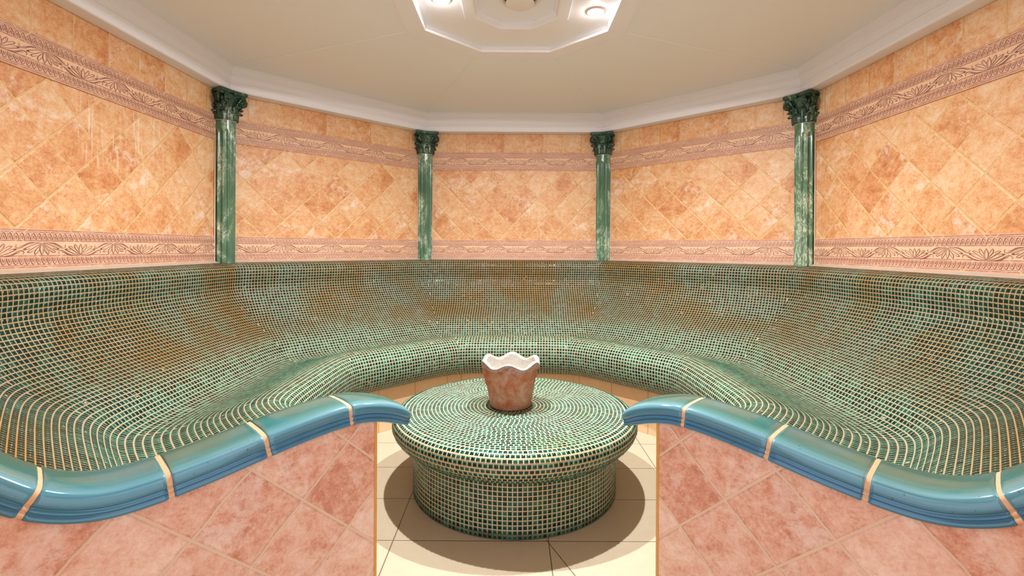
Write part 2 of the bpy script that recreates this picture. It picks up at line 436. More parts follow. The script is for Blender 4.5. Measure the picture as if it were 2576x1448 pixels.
def border(k, zt, zb, parent, off, detail=True):
    n, t = frame(k); H = zt - zb; hb = .009
    def to3(s, z, h): q = n * (A - hb - h) + t * s; return (q[0], q[1], z)
    mb = MB(); e = 1 - T8 * hb
    v = [to3(-e, zb, 0), to3(e, zb, 0), to3(e, zt, 0), to3(-e, zt, 0), to3(-1, zb, -hb), to3(1, zb, -hb), to3(1, zt, -hb), to3(-1, zt, -hb)]
    mb.add(v, [(0, 1, 2, 3), (3, 2, 6, 7), (0, 4, 5, 1)], 0)
    if detail:
        cw = .221; p0 = zb + H * .315; ph = H * .345
        i0 = int(-1 / cw) - 2
        for i in range(i0, -i0 + 1):
            c = off + i * cw
            up = i % 2 == 0
            for st in PALM:
                for sg in (-1, 1):
                    q = [(c + sg * x * cw * .60, p0 + (y if up else 1 - y) * ph) for x, y in st]
                    if min(a for a, _ in q) < -.985 or max(a for a, _ in q) > .985: continue
                    if (sg < 0) ^ (not up): q = q[::-1]
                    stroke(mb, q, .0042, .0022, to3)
        cw = .0285
        for (y0, yh, inv) in ((zb + H * .10, H * .19, True), (zb + H * .715, H * .19, False)):
            for i in range(int(1.96 / cw)):
                c = -.98 + cw * (i + .5)
                for st, ww in ((ARCH, .0034), (ARCH2, .0028)):
                    q = [(c + x * cw * 1.15, y0 + (1 - y if inv else y) * yh) for x, y in st]
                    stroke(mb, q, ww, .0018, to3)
    V = np.array(mb.v)
    s = V[:, 0] * t[0] + V[:, 1] * t[1]
    uv = np.stack([s - off, (V[:, 2] - zb) / H], 1)
    return mb.build('relief_border', [M['border'], M['relief_d'], M['relief_l']], parent, uv=uv)

for k in range(8):
    sp, ph = spac[k]
    mat = tile_clay('clay_tiles_' + names[k], sp, ph + .0, .083, .31 if k == 0 else .31, 0.0, 1.054, rowphase=-.109, streak=(k == 6))
    if k == 4:   # doorway the camera looks through
        o = quad_uv('wall_front', k, 1.0, 1.6, -1, 1, M['plain'])
        quad_uv('jamb', k, -ZF, 1.0, -1, -.72, M['plain'], o); quad_uv('jamb', k, -ZF, 1.0, .72, 1, M['plain'], o)
    else:
        o = quad_uv('wall_' + names[k], k, -ZF, 1.6, -1, 1, mat)
        vis = k in (0, 1, 2, 6, 7)
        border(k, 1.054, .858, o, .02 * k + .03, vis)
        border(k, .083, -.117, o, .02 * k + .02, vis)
    tag(o, kind='structure')

# floor
fl = octring(A + .1, -ZF) ; fb = octring(A + .1, -ZF - .1)
mb = MB(); mb.add(fl + fb, [tuple(range(8)), tuple(range(15, 7, -1))] + [(i + 8, (i + 1) % 8 + 8, (i + 1) % 8, i) for i in range(8)])
tag(mb.build('floor', M['floor']), kind='structure')
# landing outside the doorway
mb = MB(); y0 = -A - .1; v = [(-1.0, y0 - 1.6, -ZF), (1.0, y0 - 1.6, -ZF), (1.0, y0, -ZF), (-1.0, y0, -ZF)]
v += [(a, b, -ZF - .1) for a, b, c in v]
mb.add(v, [(0, 1, 2, 3), (7, 6, 5, 4), (0, 4, 5, 1), (1, 5, 6, 2), (2, 6, 7, 3), (3, 7, 4, 0)])
tag(mb.build('floor_landing', M['floor']), kind='structure')
# ceiling with its faint panel joints
mb = MB(); a = octring(A + .1, ZC); b = octring(.66, ZC); a2 = octring(A + .1, ZC + .1); b2 = octring(.66, ZC + .1)
mb.add(a + b + a2 + b2, [(i, 8 + i, 8 + (i + 1) % 8, (i + 1) % 8) for i in range(8)] + [(16 + i, 16 + (i + 1) % 8, 24 + (i + 1) % 8, 24 + i) for i in range(8)]
       + [(i, (i + 1) % 8, 16 + (i + 1) % 8, 16 + i) for i in range(8)] + [(8 + i, 24 + i, 24 + (i + 1) % 8, 8 + (i + 1) % 8) for i in range(8)])
ceil = tag(mb.build('ceiling', M['plaster']), kind='structure')
for i in range(8):
    an = math.pi / 8 + i * math.pi / 4; d = np.array([math.cos(an), math.sin(an), 0]); p = np.array([-d[1], d[0], 0])
    r0, r1 = .72 / math.cos(math.pi / 8), 2.29 / math.cos(math.pi / 8); hw = .008
    pts = [(r0, -hw, 0), (r0, 0, -.006), (r0, hw, 0), (r1, -hw, 0), (r1, 0, -.006), (r1, hw, 0)]
    v = [d * r + p * s + np.array([0, 0, ZC + h - .0005]) for r, s, h in pts]
    link('panel_joint', v, [(0, 3, 4, 1), (1, 4, 5, 2)], M['plaster'], ceil)

# crown moulding, one length per wall
CP = [(0, ZS), (.088, ZS + .002), (.096, ZS + .006), (.100, ZS + .016), (.102, ZS + .052), (.108, ZS + .058), (.112, ZS + .066), (.108, ZS + .074), (.104, ZS + .080),
      (.102, ZS + .098), (.106, ZS + .116), (.116, ZS + .128), (.124, ZS + .134), (.122, ZS + .142), (.122, ZS + .165), (.128, ZS + .180), (.140, ZS + .190), (.140, ZS + .20), (0, ZS + .20)]
for i, k in enumerate((0, 1, 2, 3, 4, 5, 6, 7)):
    n, t = frame(k); rows = []
    for sg in (-1, 1):
        rows.append([(*(n * (A - b) + t * sg * (1 - T8 * b)), z) for b, z in CP])
    mb = MB(); mb.grid(rows, 0, False, flip=True)
    m_ = len(CP); mb.f += [tuple(range(m_)), tuple(range(2 * m_ - 1, m_ - 1, -1))]; mb.m += [0, 0]; mb.sm += [False, False]
    tag(mb.build('trim_%d' % (i + 1), M['crown']), kind='structure')

# ------------------------------------------------------------------ ceiling rose, lamps, vent
def octlathe(prof, name, mat, parent):
    mb = MB(); rings = [octring(r, z) for r, z in prof]
    mb.grid(rings, 0, False, closev=True)
    return mb, name, mat, parent
med = empty('ceiling_medallion', (0, 0, ZC), 'white octagonal stepped plaster rose sunk in the middle of the ceiling', 'ceiling medallion')
mb, *_ = octlathe([(.74, ZC - .001), (.738, ZC - .010), (.725, ZC - .014), (.61, ZC - .016), (.602, ZC - .012), (.60, ZC + .020)], '', None, None)
mb.build('outer_frame', M['crown'], med)
mb, *_ = octlathe([(.602, ZC + .020), (.33, ZC + .020)], '', None, None)
mb.build('lamp_panel', M['crown'], med)
mb, *_ = octlathe([(.336, ZC + .021), (.334, ZC + .006), (.328, ZC + .002), (.265, ZC - .001), (.257, ZC + .003), (.252, ZC + .030), (.240, ZC + .034), (.238, ZC + .050)], '', None, None)
mb.build('inner_frame', M['crown'], med)
mb, *_ = octlathe([(.24, ZC + .05), (.001, ZC + .05)], '', None, None)
mb.build('centre_panel', M['crown'], med)

def lathe(prof, cx, cy, n=40, m=0, mb=None, wave=None):
    mb = mb or MB()
    P = [[(cx + r * math.cos(a), cy + r * math.sin(a), z) for a in np.linspace(0, 2 * math.pi, n, endpoint=False)] for r, z in prof]
    mb.grid(P, m, True, closev=True, flip=True); return mb

zl = ZC + .019
for (x, y, lab) in ((-.45, -.085, 'round recessed ceiling spotlight, glowing, on the left of the round vent'),
                    (.494, .053, 'round recessed ceiling spotlight, glowing, on the right of the round vent')):
    e = empty('recessed_spotlight', (x, y, zl), lab, 'ceiling spotlight', 'spotlights in the ceiling rose')
    lathe([(.058, zl), (.058, zl - .006), (.048, zl - .009), (.044, zl - .004), (.043, zl)], x, y).build('bezel', M['bezel'], e)
    b = lathe([(.043, zl - .002), (.036, zl - .010), (.02, zl - .014), (.001, zl - .015)], x, y).build('bulb', M['bulb'], e)
    ld = bpy.data.lights.new('spot_glow', 'SPOT'); ld.shadow_soft_size = .022; ld.spot_size = math.radians(150); ld.spot_blend = 1.0; ld.energy = LAMP_W; ld.color = (.94, .96, 1)
    lo = bpy.data.objects.new('spot_glow', ld); C.objects.link(lo); lo.location = Vector(W((x, y, zl - .022)))
    l3 = bpy.data.lights.new('spot_wide', 'AREA'); l3.shape = 'DISK'; l3.size = .05; l3.energy = 66; l3.color = (.94, .96, 1)
    o3 = bpy.data.objects.new('spot_wide', l3); C.objects.link(o3); o3.location = lo.location
    l2 = bpy.data.lights.new('spot_spill', 'POINT'); l2.shadow_soft_size = .02; l2.energy = 0.9; l2.color = (1, .95, .88)
    o2 = bpy.data.objects.new('spot_spill', l2); C.objects.link(o2); o2.location = Vector(W((x, y, zl - .035)))
vx, vy, vz = .02, -.05, ZC + .05
ve = empty('ceiling_vent', (vx, vy, vz), 'round white disc valve vent with dark gap at the centre of the ceiling rose', 'ceiling vent')
lathe([(.128, vz), (.126, vz - .012), (.118, vz - .018), (.105, vz - .016), (.100, vz - .006), (.098, vz)], vx, vy).build('flange', M['vent'], ve)
lathe([(.099, vz - .001), (.001, vz - .001)], vx, vy).build('throat', M['vdark'], ve)
lathe([(.03, vz), (.03, vz - .03), (.086, vz - .031), (.088, vz - .036), (.080, vz - .044), (.05, vz - .050), (.001, vz - .052)], vx, vy).build('disc', M['vent'], ve)

# ------------------------------------------------------------------ mosaic generator
def mosaic(Q, N, ok, h=.0032, g=.11, g2=.34):
    """Q (n,4,3) cell corners, N (n,3) normals, ok mask of cells that carry a tile. returns arrays for link()"""
    n = len(Q)
    V = [Q.reshape(-1, 3)]; F = [np.arange(n * 4).reshape(n, 4)]; mi = [np.zeros(n, int)]; rn = [np.zeros(n)]; ed = [np.zeros(n * 4)]; smf = [np.zeros(n, bool)]
    T = Q[ok]; Nn = N[ok]; m = len(T); base = n * 4
    def inset(f):
        c = [(f, f), (1 - f, f), (1 - f, 1 - f), (f, 1 - f)]; out = []
        for a, b in c:
            out.append(T[:, 0] * (1 - a) * (1 - b) + T[:, 1] * a * (1 - b) + T[:, 2] * a * b + T[:, 3] * (1 - a) * b)
        return np.stack(out, 1)
    jit = rng.normal(0, .0004, (m, 1, 1)) * 1
    tl = rng.normal(0, .045, (m, 2))
    r0 = inset(g) - Nn[:, None] * .0006; r1 = inset(g + .015) + Nn[:, None] * h * .62
    r2 = inset(g2) + Nn[:, None] * (h + jit)
    # slight individual tilt of every little tile
    e1 = T[:, 1] - T[:, 0]; e2 = T[:, 3] - T[:, 0]
    for i, (a, b) in enumerate(((-1, -1), (1, -1), (1, 1), (-1, 1))):
        r2[:, i] += Nn * ((a * tl[:, :1] + b * tl[:, 1:]) * .005)
    tv = np.concatenate([r0, r1, r2], 1).reshape(-1, 3)
    fs = []
    for a, b in ((0, 4), (4, 8)):
        for i in range(4): fs.append([a + i, a + (i + 1) % 4, b + (i + 1) % 4, b + i])
    fs.append([8, 9, 10, 11]); fs = np.array(fs)
    tf = (base + np.arange(m)[:, None, None] * 12 + fs[None]).reshape(-1, 4)
    V.append(tv); F.append(tf); mi.append(np.ones(m * 9, int)); r = rng.random(m); rn.append(np.repeat(r, 9)); smf.append(np.ones(m * 9, bool))
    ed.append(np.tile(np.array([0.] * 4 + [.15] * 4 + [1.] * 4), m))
    return np.concatenate(V), np.concatenate(F), np.concatenate(mi), np.concatenate(rn), np.concatenate(ed), np.concatenate(smf)

def build_mosaic(name, parts, mats, parent, olive=0.0):
    Vs, Fs, Ms, Rs, Es, Ss = [], [], [], [], [], []; off = 0
    for V, F, mi, rn, ed, sf in parts:
        Vs.append(V); Fs.append(F + off); off += len(V); Ms.append(mi); Rs.append(rn); Es.append(ed); Ss.append(sf)
    return link(name, np.concatenate(Vs), np.concatenate(Fs), mats, parent, mi=np.concatenate(Ms), smooth=np.concatenate(Ss),
                attrs={'edge': np.concatenate(Es), 'olive': np.full(off, olive)}, fattrs={'rnd': np.concatenate(Rs)})

PITCH = .0249
def resample(prof, pitch=PITCH, fine=8):
    p = smooth_poly(prof, len(prof) * fine); d = np.r_[0, np.cumsum(np.linalg.norm(np.diff(p, axis=0), axis=1))]
    n = max(1, round(d[-1] / pitch)); t = np.linspace(0, d[-1], n + 1)
    return np.stack([np.interp(t, d, p[:, 0]), np.interp(t, d, p[:, 1])], 1)

BENCH = [(.05, -.133), (.10, -.146), (.132, -.166), (.148, -.205), (.150, -.26), (.148, -.32), (.168, -.385), (.215, -.465), (.27, -.54), (.325, -.597), (.39, -.645),
         (.46, -.688), (.525, -.738), (.57, -.79), (.605, -.832), (.66, -.862), (.74, -.868), (.84, -.848), (.95, -.815), (1.04, -.788), (1.12, -.780), (1.19, -.806),
         (1.236, -.87), (1.248, -.95), (1.235, -1.02), (1.195, -1.075), (1.14, -1.098)]
prof = resample(BENCH)
BK = {}
for k_ in range(8):
    b_ = prof[:, 0].copy()
    if k_ in (3, 5): b_ = b_ - .10 * np.clip((.80 - b_) / .30, 0, 1) * np.clip((b_ - .02) / .10, 0, 1)
    BK[k_] = b_
def bpos(k, s, b, z, off, e=.13):
    """point on the bench: wall k, s along, b from the wall, softened at the mitres"""
    n, t = frame(k)
    P = n[None] * (A - b)[:, None] + t[None] * s[:, None]; D = np.zeros_like(P)
    for sg in (-1, 1):
        c, sn = math.cos(math.pi / 8), math.sin(math.pi / 8)
        md = n * c + t * sn * sg; mp = np.array([-md[1], md[0]])
        X = n * (A - b[0]) + t * off[sg] * sg
        x = np.abs(P @ mp - X @ mp); al = (P @ md) > 0
        D -= md[None] * (T8 * (np.sqrt(x * x + e * e) - x) * al * np.clip(b / .14, 0, 1))[:, None]
    P = P + D
    return np.concatenate([P, z[:, None]], 1)
def bench_part(k, s_lo=None, s_hi=None):
    rows = len(prof) - 1; ncol = 96
    sc_ = (np.arange(-ncol // 2, ncol // 2 + 1)) * PITCH
    Qs, Ok = [], []
    def lim(j, sg):
        bn = BK[(k + sg) % 8][j]; return math.sqrt(2) * (A - bn) - (A - BK[k][j])
    for j in range(rows):
        z0, z1 = prof[j][1], prof[j + 1][1]; b0, b1 = BK[k][j], BK[k][j + 1]
        O0 = {g: lim(j, g) for g in (-1, 1)}; O1 = {g: lim(j + 1, g) for g in (-1, 1)}
        lo0, hi0 = (-O0[-1] if s_lo is None else max(-O0[-1], s_lo)), (O0[1] if s_hi is None else min(O0[1], s_hi))
        lo1, hi1 = (-O1[-1] if s_lo is None else max(-O1[-1], s_lo)), (O1[1] if s_hi is None else min(O1[1], s_hi))
        s0 = sc_ + .004 * np.sin(j * .35 + k); s1 = sc_ + .004 * np.sin((j + 1) * .35 + k)
        a0 = np.clip(s0, lo0, hi0); a1 = np.clip(s1, lo1, hi1)
        w0 = a0[1:] - a0[:-1]; w1 = a1[1:] - a1[:-1]
        keep = np.maximum(w0, w1) > 1e-5
        o = np.ones(len(a0))
        P0 = bpos(k, a0, o * b0, o * z0, O0); P1 = bpos(k, a1, o * b1, o * z1, O1)
        Qs.append(np.stack([P0[:-1], P1[:-1], P1[1:], P0[1:]], 1)[keep]); Ok.append((np.minimum(w0, w1) > .22 * PITCH)[keep])
    Q = np.concatenate(Qs); ok = np.concatenate(Ok)
    N = np.cross(Q[:, 2] - Q[:, 0], Q[:, 3] - Q[:, 1]); N /= np.linalg.norm(N, axis=1)[:, None] + 1e-12
    n, t = frame(k); inward = -(N[:, 0] * n[0] + N[:, 1] * n[1])
    if ((N[:, 2] + inward) < 0).mean() > .5:
        Q = Q[:, ::-1].copy(); N = -N
    return mosaic(Q, N, ok, h=.0011, g=.092)

CUT = .305
bench = empty('mosaic_bench', (0, 1.3, -ZF), 'long built-in bench of dark green mosaic tiles with curved backrest around the room', 'bench')
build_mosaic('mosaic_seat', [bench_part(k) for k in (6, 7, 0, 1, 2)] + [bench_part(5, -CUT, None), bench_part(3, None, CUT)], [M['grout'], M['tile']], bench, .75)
# cement ledge strip at the wall and the riser under the seat
mbl = MB(); mbr = MB(); uvr = []
for k in (3, 2, 1, 0, 7, 6, 5):
    n, t = frame(k); lo, hi = (-CUT if k == 5 else -1), (CUT if k == 3 else 1)
    def P(s, b, z):
        s = max(-(1 - T8 * b), min(1 - T8 * b, s)); q = n * (A - b) + t * s; return (q[0], q[1], z)
    mbl.add([P(lo, .009, -.117), P(hi, .009, -.117), P(hi, .052, -.134), P(lo, .052, -.134), P(lo, .009, -.2), P(hi, .009, -.2)], [(0, 3, 2, 1), (0, 1, 5, 4)])
    mbr.add([P(lo, 1.14, -ZF + .001), P(hi, 1.14, -ZF + .001), P(hi, 1.14, -1.09), P(lo, 1.14, -1.09)], [(0, 1, 2, 3)])
    sl, sh = max(lo, -(1 - T8 * 1.14)), min(hi, 1 - T8 * 1.14); uvr += [(sl + k, 0), (sh + k, 0), (sh + k, .3), (sl + k, .3)]
mbl.build('ledge_strip', M['ledge'], bench)
mbr.build('riser', M['riser'], bench, uv=uvr)

# ------------------------------------------------------------------ corner columns
def column(cxy, ang, label):
    """ang: direction from the column towards the middle of the room"""
    e = empty('corner_column', (cxy[0], cxy[1], -.125), label, 'column', 'green marble columns in the corners')
    R = .079; zb, zt = -.150, 1.018; zf = .945
    def loc(r, a, z): return (cxy[0] + r * math.cos(ang + a), cxy[1] + r * math.sin(ang + a), z)
    rows = []; nfl = 12
    zs = [zb] + list(np.linspace(zb + .01, zf - .035, 24)) + list(zf - .035 * (1 - np.linspace(.1, 1, 7))) + [zf + .004, zf + .03, zt]
    for z in zs:
        row = []
        for a in np.linspace(-2.05, 2.05, 118):
            f = (a / (2 * math.pi / nfl) + .5) % 1 - .5; hw = .38
            wz = 1.0 if z < zf - .035 else math.sqrt(max(0, 1 - ((z - zf + .035) / .035) ** 2)) if z < zf else 0
            d = 0
            if abs(f) < hw * wz: d = .013 * math.sqrt(1 - (f / (hw * wz)) ** 2) * min(1, wz + .25)
            row.append(loc(R - d, a, z))
        rows.append(row)
    mb = MB(); mb.grid(rows, 0, True, flip=True)
    mb.build('shaft', M['marble'], e)
    # necking ring between shaft and capital
    mb = MB(); mb.tube([loc(R + .001, a, zt) for a in np.linspace(-1.9, 1.9, 40)], .0035, 6); mb.build('neck_ring', M['seal'], e)
    # sealant beads
    for sg in (-1, 1):
        mb = MB(); mb.tube([loc(R + .001, sg * 1.62, zb + .03), loc(R + .001, sg * 1.62, zt - .01)], .0045, 6); mb.build('sealant_bead', M['seal'], e)
    # capital
    mb = MB(); z0, z1 = zt - .002, ZS - .003; H = z1 - z0
    bell = [(.078, 0), (.086, .01), (.088, .05), (.080, .09), (.078, .35), (.084, .6), (.098, .76), (.112, .84)]
    mb.grid([[loc(r, a, z0 + f * H) for a in np.linspace(-2.3, 2.3, 40)] for r, f in bell], 0, True, flip=True)
    # abacus: square with concave sides and cut corners
    def ab(a, s):
        # radius of concave-sided square at angle a
        q = ((a + math.pi / 4) % (math.pi / 2)) - math.pi / 4    # -45..45, corner at +-45
        r = .112 + .062 * (abs(q) / (math.pi / 4)) ** 2.2
        if abs(q) > .68: r = min(r, .166)
        return r * s
    an = np.linspace(-2.36, 2.36, 121)
    rows = [[loc(ab(a, s), a, z0 + f * H) for a in an] for s, f in ((.0, .80), (.90, .815), (.93, .845), (.90, .865), (.96, .885), (1.0, .915), (1.0, .985), (.97, 1.0), (0, 1.0))]
    mb.grid(rows, 0, False, flip=True)
    # volutes at the corners
    for ca in (-math.pi * 3 / 4, -math.pi / 4, math.pi / 4, math.pi * 3 / 4):
        for da in (-.20, .20):
            pts = []; rr = []
            for q in np.linspace(0, 1, 30):
                th = math.pi / 2 - q * 4.4 * math.pi / 1.0; r = .031 * (1 - q) ** .8 + .003
                pts.append(loc(.128 + r * math.cos(th) * 1.0, ca + da * (1 - .25 * math.cos(th)), z0 + .68 * H + r * math.sin(th)))
                rr.append(.0075 * (1 - .55 * q))
            mb.tube(pts, rr, 6)
            st = [loc(.088 + .042 * q ** 2, ca + da * (2.6 - 1.8 * q), z0 + (.32 + .50 * q) * H) for q in np.linspace(0, 1, 8)]
            mb.tube(st, [.006 + .003 * q for q in np.linspace(0, 1, 8)], 6)
        mb.ball(loc(.122, ca, z0 + .67 * H), (.018, .018, .02))
    # acanthus leaves
    def leaf(a0, zb_, h, wd, r0, curl):
        rows = []
        for i, q in enumerate(np.linspace(0, 1, 11)):
            out = curl * max(0, (q - .55) / .45) ** 2; zz = zb_ + h * (q if q < .82 else .82 - (q - .82) * .9)
            wq = wd * (math.sin(math.pi * min(.93, .18 + .75 * q)) ** .6) * (1 + .16 * math.sin(q * 24))
            row = []
            for j, u in enumerate(np.linspace(-1, 1, 9)):
                bump = .006 * (1 - abs(u)) + .0035 * math.cos(u * 3 * math.pi) + .010 * (1 - u * u)
                row.append(loc(r0 + .006 * q + out + bump, a0 + u * wq, zz - .008 * abs(u) * q))
            rows.append(row)
        mb.grid(rows, 0, True, flip=False); 
    for i in range(-3, 4): leaf(i * math.pi / 4, z0 + .01 * H, .40 * H, .40, .080, .030)
    for i in range(-3, 3): leaf((i + .5) * math.pi / 4, z0 + .05 * H, .62 * H, .36, .082, .036)
    for i in range(-2, 3): 
        for z_ in (.40, .62): mb.ball(loc(.104 + .02 * (z_ - .4), i * math.pi / 4 + (0 if z_ < .5 else .39), z0 + z_ * H), (.010, .010, .007), nu=5, nv=6)
    for i in (-1, 0, 1):    # small flower under the abacus
        mb.ball(loc(.118, i * math.pi / 2, z0 + .88 * H), (.014, .014, .016))
    for i in range(26):
        a = random.uniform(-1.9, 1.9); f = random.uniform(.1, .72)
        mb.ball(loc(.094 + .03 * max(0, f - .5), a, z0 + f * H), (random.uniform(.004, .009),) * 2 + (random.uniform(.004, .010),), nu=5, nv=6)
    mb.build('capital', M['marbled'], e)
    return e
labs = {'ol': 'green fluted marble column with dark carved capital in the left corner, largest, with broad white veins',
        'bl': 'green fluted marble column with dark carved capital at the left end of the back wall',
        'br': 'green fluted marble column with dark carved capital at the right end of the back wall',
        'or': 'green fluted marble column with dark carved capital in the far right corner beside the right wall'}
RC = A / math.cos(math.pi / 8)
for key, an in (('bl', math.pi / 2 + math.pi / 8), ('br', math.pi / 2 - math.pi / 8), ('ol', math.pi - math.pi / 8), ('or', math.pi / 8)):
    r = RC - .045
    column((r * math.cos(an), r * math.sin(an)), an + math.pi, labs[key])

# ------------------------------------------------------------------ low partitions with glazed coping
CAP = [(-.02, -.25), (.06, -.34), (.13, -.41), (.20, -.475), (.26, -.533), (.32, -.582), (.38, -.612), (.44, -.627), (.50, -.629), (.57, -.624), (.68, -.610), (.80, -.590), (.92, -.572),
       (1.02, -.561), (1.09, -.558), (1.15, -.560), (1.21, -.571), (1.27, -.589), (1.325, -.613), (1.375, -.643)]
capc = smooth_poly(CAP, 141)
SEC = [(.302, -.058), (.300, -.030), (.302, -.012), (.308, -.004), (.320, .000), (.345, .003), (.385, .005), (.430, .0045), (.466, .001), (.480, -.002), (.487, -.0055), (.492, -.011), (.4945, -.019),
       (.4955, -.030), (.4955, -.036), (.492, -.039), (.4915, -.041), (.499, -.044), (.500, -.049), (.496, -.052), (.496, -.054), (.503, -.057), (.503, -.065), (.497, -.069), (.482, -.069)]
SEC = np.array(SEC)
vsec = np.r_[0, np.cumsum(np.linalg.norm(np.diff(SEC, axis=0), axis=1))]; vsec /= vsec[-1]
def side(sg):
    """sg -1 left, +1 right: maps (b, t, z) of the front diagonal wall to room units"""
    n, _ = frame(5 if sg < 0 else 3); t = np.array([-sg * 1.0, -1.0]) / math.sqrt(2)   # towards the doorway
    return lambda b, tt, z: (*(n * (A - b) + t * tt), z)
def curve_at(b):
    i = np.argmin(np.abs(capc[:, 0] - b)); return i
def sweep(f, i0, i1, shrink, mb, endcap=True, taper=False, uvs=None, sg=-1, sec=SEC, gap=0.0):
    rows = []; idx = list(range(i0, i1 + 1)); c0 = np.array([.40, -.035])
    pts = capc[i0:i1 + 1].copy()
    d = np.gradient(pts, axis=0); d /= np.linalg.norm(d, axis=1)[:, None]; Nn = np.stack([-d[:, 1], d[:, 0]], 1)
    L = np.r_[0, np.cumsum(np.linalg.norm(np.diff(pts, axis=0), axis=1))]; tot = L[-1]
    l0 = gap; l1 = tot - gap
    # local resample so that each piece ends cleanly
    tt = np.r_[l0, l0 + .003, np.linspace(l0 + .008, l1 - .008, max(6, len(idx))), l1 - .003, l1]
    ex = np.linspace(0, 1, len(tt))
    for q in tt:
        p = np.array([np.interp(q, L, pts[:, 0]), np.interp(q, L, pts[:, 1])]); nn = np.array([np.interp(q, L, Nn[:, 0]), np.interp(q, L, Nn[:, 1])]); nn /= np.linalg.norm(nn)
        if nn[1] < 0: nn = -nn
        sh = shrink
        e = min(q - l0, l1 - q); 
        if endcap and e < .006: sh = shrink + .0035 * (1 - e / .006) ** 2
        sx = 1.0
        if taper:
            r = (q - (tot - .11)) / .11
            if r > 0: sx = math.sqrt(max(.10, 1 - .72 * r ** 2.2))
        row = []
        for (a, h) in sec:
            v = np.array([a, h]) - c0; l = np.linalg.norm(v); v = v * (l - sh) / l
            v[0] *= (sx * .45 + .55); v[1] *= sx
            if taper and sx < 1: pass
            P = p + nn * (c0[1] + v[1]); row.append(f(P[0], c0[0] + v[0], P[1]))
            if uvs is not None: uvs.append((q + pts[0, 0], 0))
        rows.append(row)
    base = len(mb.v); mb.grid(rows, 0, True, closev=True, flip=(sg > 0)); n = len(sec)
    mb.f += [tuple(base + i for i in range(n)), tuple(base + (len(rows) - 1) * n + i for i in range(n))[::-1]]; mb.m += [0, 0]; mb.sm += [False, False]
    if uvs is not None:
        del uvs[-len(rows) * n:]
        for q in tt:
            for j in range(n): uvs.append((q + pts[0, 0], vsec[j]))

tile_panel = {}
for sg, nm in ((-1, 'left'), (1, 'right')):
    f = side(sg)
    e = empty('low_partition', f(.6, .4, -ZF), 'low pink tiled partition with curved turquoise glazed coping on the %s side of the passage' % nm, 'partition wall', 'low partitions at the entrance')
    mat = tile_clay('pink_clay_tiles_' + nm, .315, .779 if sg < 0 else .799, -.685, .300, 1.0, gw=.008)
    # body: front and back faces follow the coping
    bs = np.concatenate([np.linspace(-.0, 1.195, 60)]); zc = np.interp(bs, capc[:, 0], capc[:, 1]) - .030
    mb = MB(); uv = []
    for tt in (.481, .33):
        for b, z in zip(bs, zc): mb.v += [f(b, tt, -ZF + .001), f(b, tt, z)]; uv += [(b, -ZF), (b, z)]
    n = len(bs)
    for o in (0, 2 * n):
        for i in range(n - 1):
            q = (o + 2 * i, o + 2 * i + 2, o + 2 * i + 3, o + 2 * i + 1); mb.f.append(q if (o == 0) == (sg < 0) else q[::-1]); mb.m.append(0); mb.sm.append(False)
    for i in range(n - 1): mb.f.append((2 * i + 1, 2 * i + 3, 2 * n + 2 * i + 3, 2 * n + 2 * i + 1)); mb.m.append(0); mb.sm.append(False)
    for i in (0, n - 1): mb.f.append((2 * i, 2 * i + 1, 2 * n + 2 * i + 1, 2 * n + 2 * i)); mb.m.append(0); mb.sm.append(False)
    mb.build('tiled_panel', mat, e, uv=uv)
    # ochre edge joint
    mb = MB(); zt = np.interp(1.2, capc[:, 0], capc[:, 1]) - .05
    v = [f(b, tt, z) for z in (-ZF + .001, zt) for b, tt in ((1.194, .484), (1.204, .484), (1.204, .330), (1.194, .330))]
    mb.add(v, [(0, 1, 5, 4), (1, 2, 6, 5), (2, 3, 7, 6), (3, 0, 4, 7), (4, 5, 6, 7)]); mb.build('edge_joint', M['ochre'], e)
    # bed of grout under the coping
    mb = MB(); sweep(f, 0, curve_at(1.13), .0045, mb, False, sg=sg, gap=0); mb.build('coping_grout', M['joint'], e)
    js = [-.02, .315, .57, .82, 1.095, 1.375]
    for i in range(5):
        mb = MB(); uvs = []
        sweep(f, curve_at(js[i]), curve_at(js[i + 1]), 0, mb, True, taper=(i == 4), uvs=uvs, sg=sg, gap=(.0065 if i else 0.004))
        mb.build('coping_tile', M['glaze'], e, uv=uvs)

# ------------------------------------------------------------------ round mosaic table
def ring_cells(p0, p1, n, phase):
    """cells between two profile points (r,z) around the axis"""
    a = (np.arange(n + 1) + phase) * 2 * math.pi / n
    def P(p): return np.stack([p[0] * np.cos(a), p[0] * np.sin(a), np.full_like(a, p[1])], 1)
    A0, A1 = P(p0), P(p1)
    Q = np.stack([A0[:-1], A1[:-1], A1[1:], A0[1:]], 1)
    return Q
def tmosaic(Qs, gr=.11, g2=.34, h=.0014, rim_=False):
    Q = np.concatenate(Qs); N = np.cross(Q[:, 2] - Q[:, 0], Q[:, 3] - Q[:, 1]); N /= np.linalg.norm(N, axis=1)[:, None]
    c = Q.mean(1); d = N[:, 2] + .7 * (N[:, 0] * c[:, 0] + N[:, 1] * c[:, 1]) / np.hypot(c[:, 0], c[:, 1])
    if rim_:
        rad = np.hypot(c[:, 0], c[:, 1]); d = (N[:, 0] * c[:, 0] + N[:, 1] * c[:, 1]) / rad * (rad - .62) + N[:, 2] * (c[:, 2] + 1.04)
    bad = d < 0; Q[bad] = Q[bad][:, ::-1]; N[bad] *= -1
    return mosaic(Q, N, np.ones(len(Q), bool), h=h, g=gr, g2=g2)
tab = empty('mosaic_table', (0, 0, -ZF), 'low round drum table of small green mosaic tiles with overhanging rounded top', 'table')
Qs = []; rr = np.linspace(.045, .662, 28)
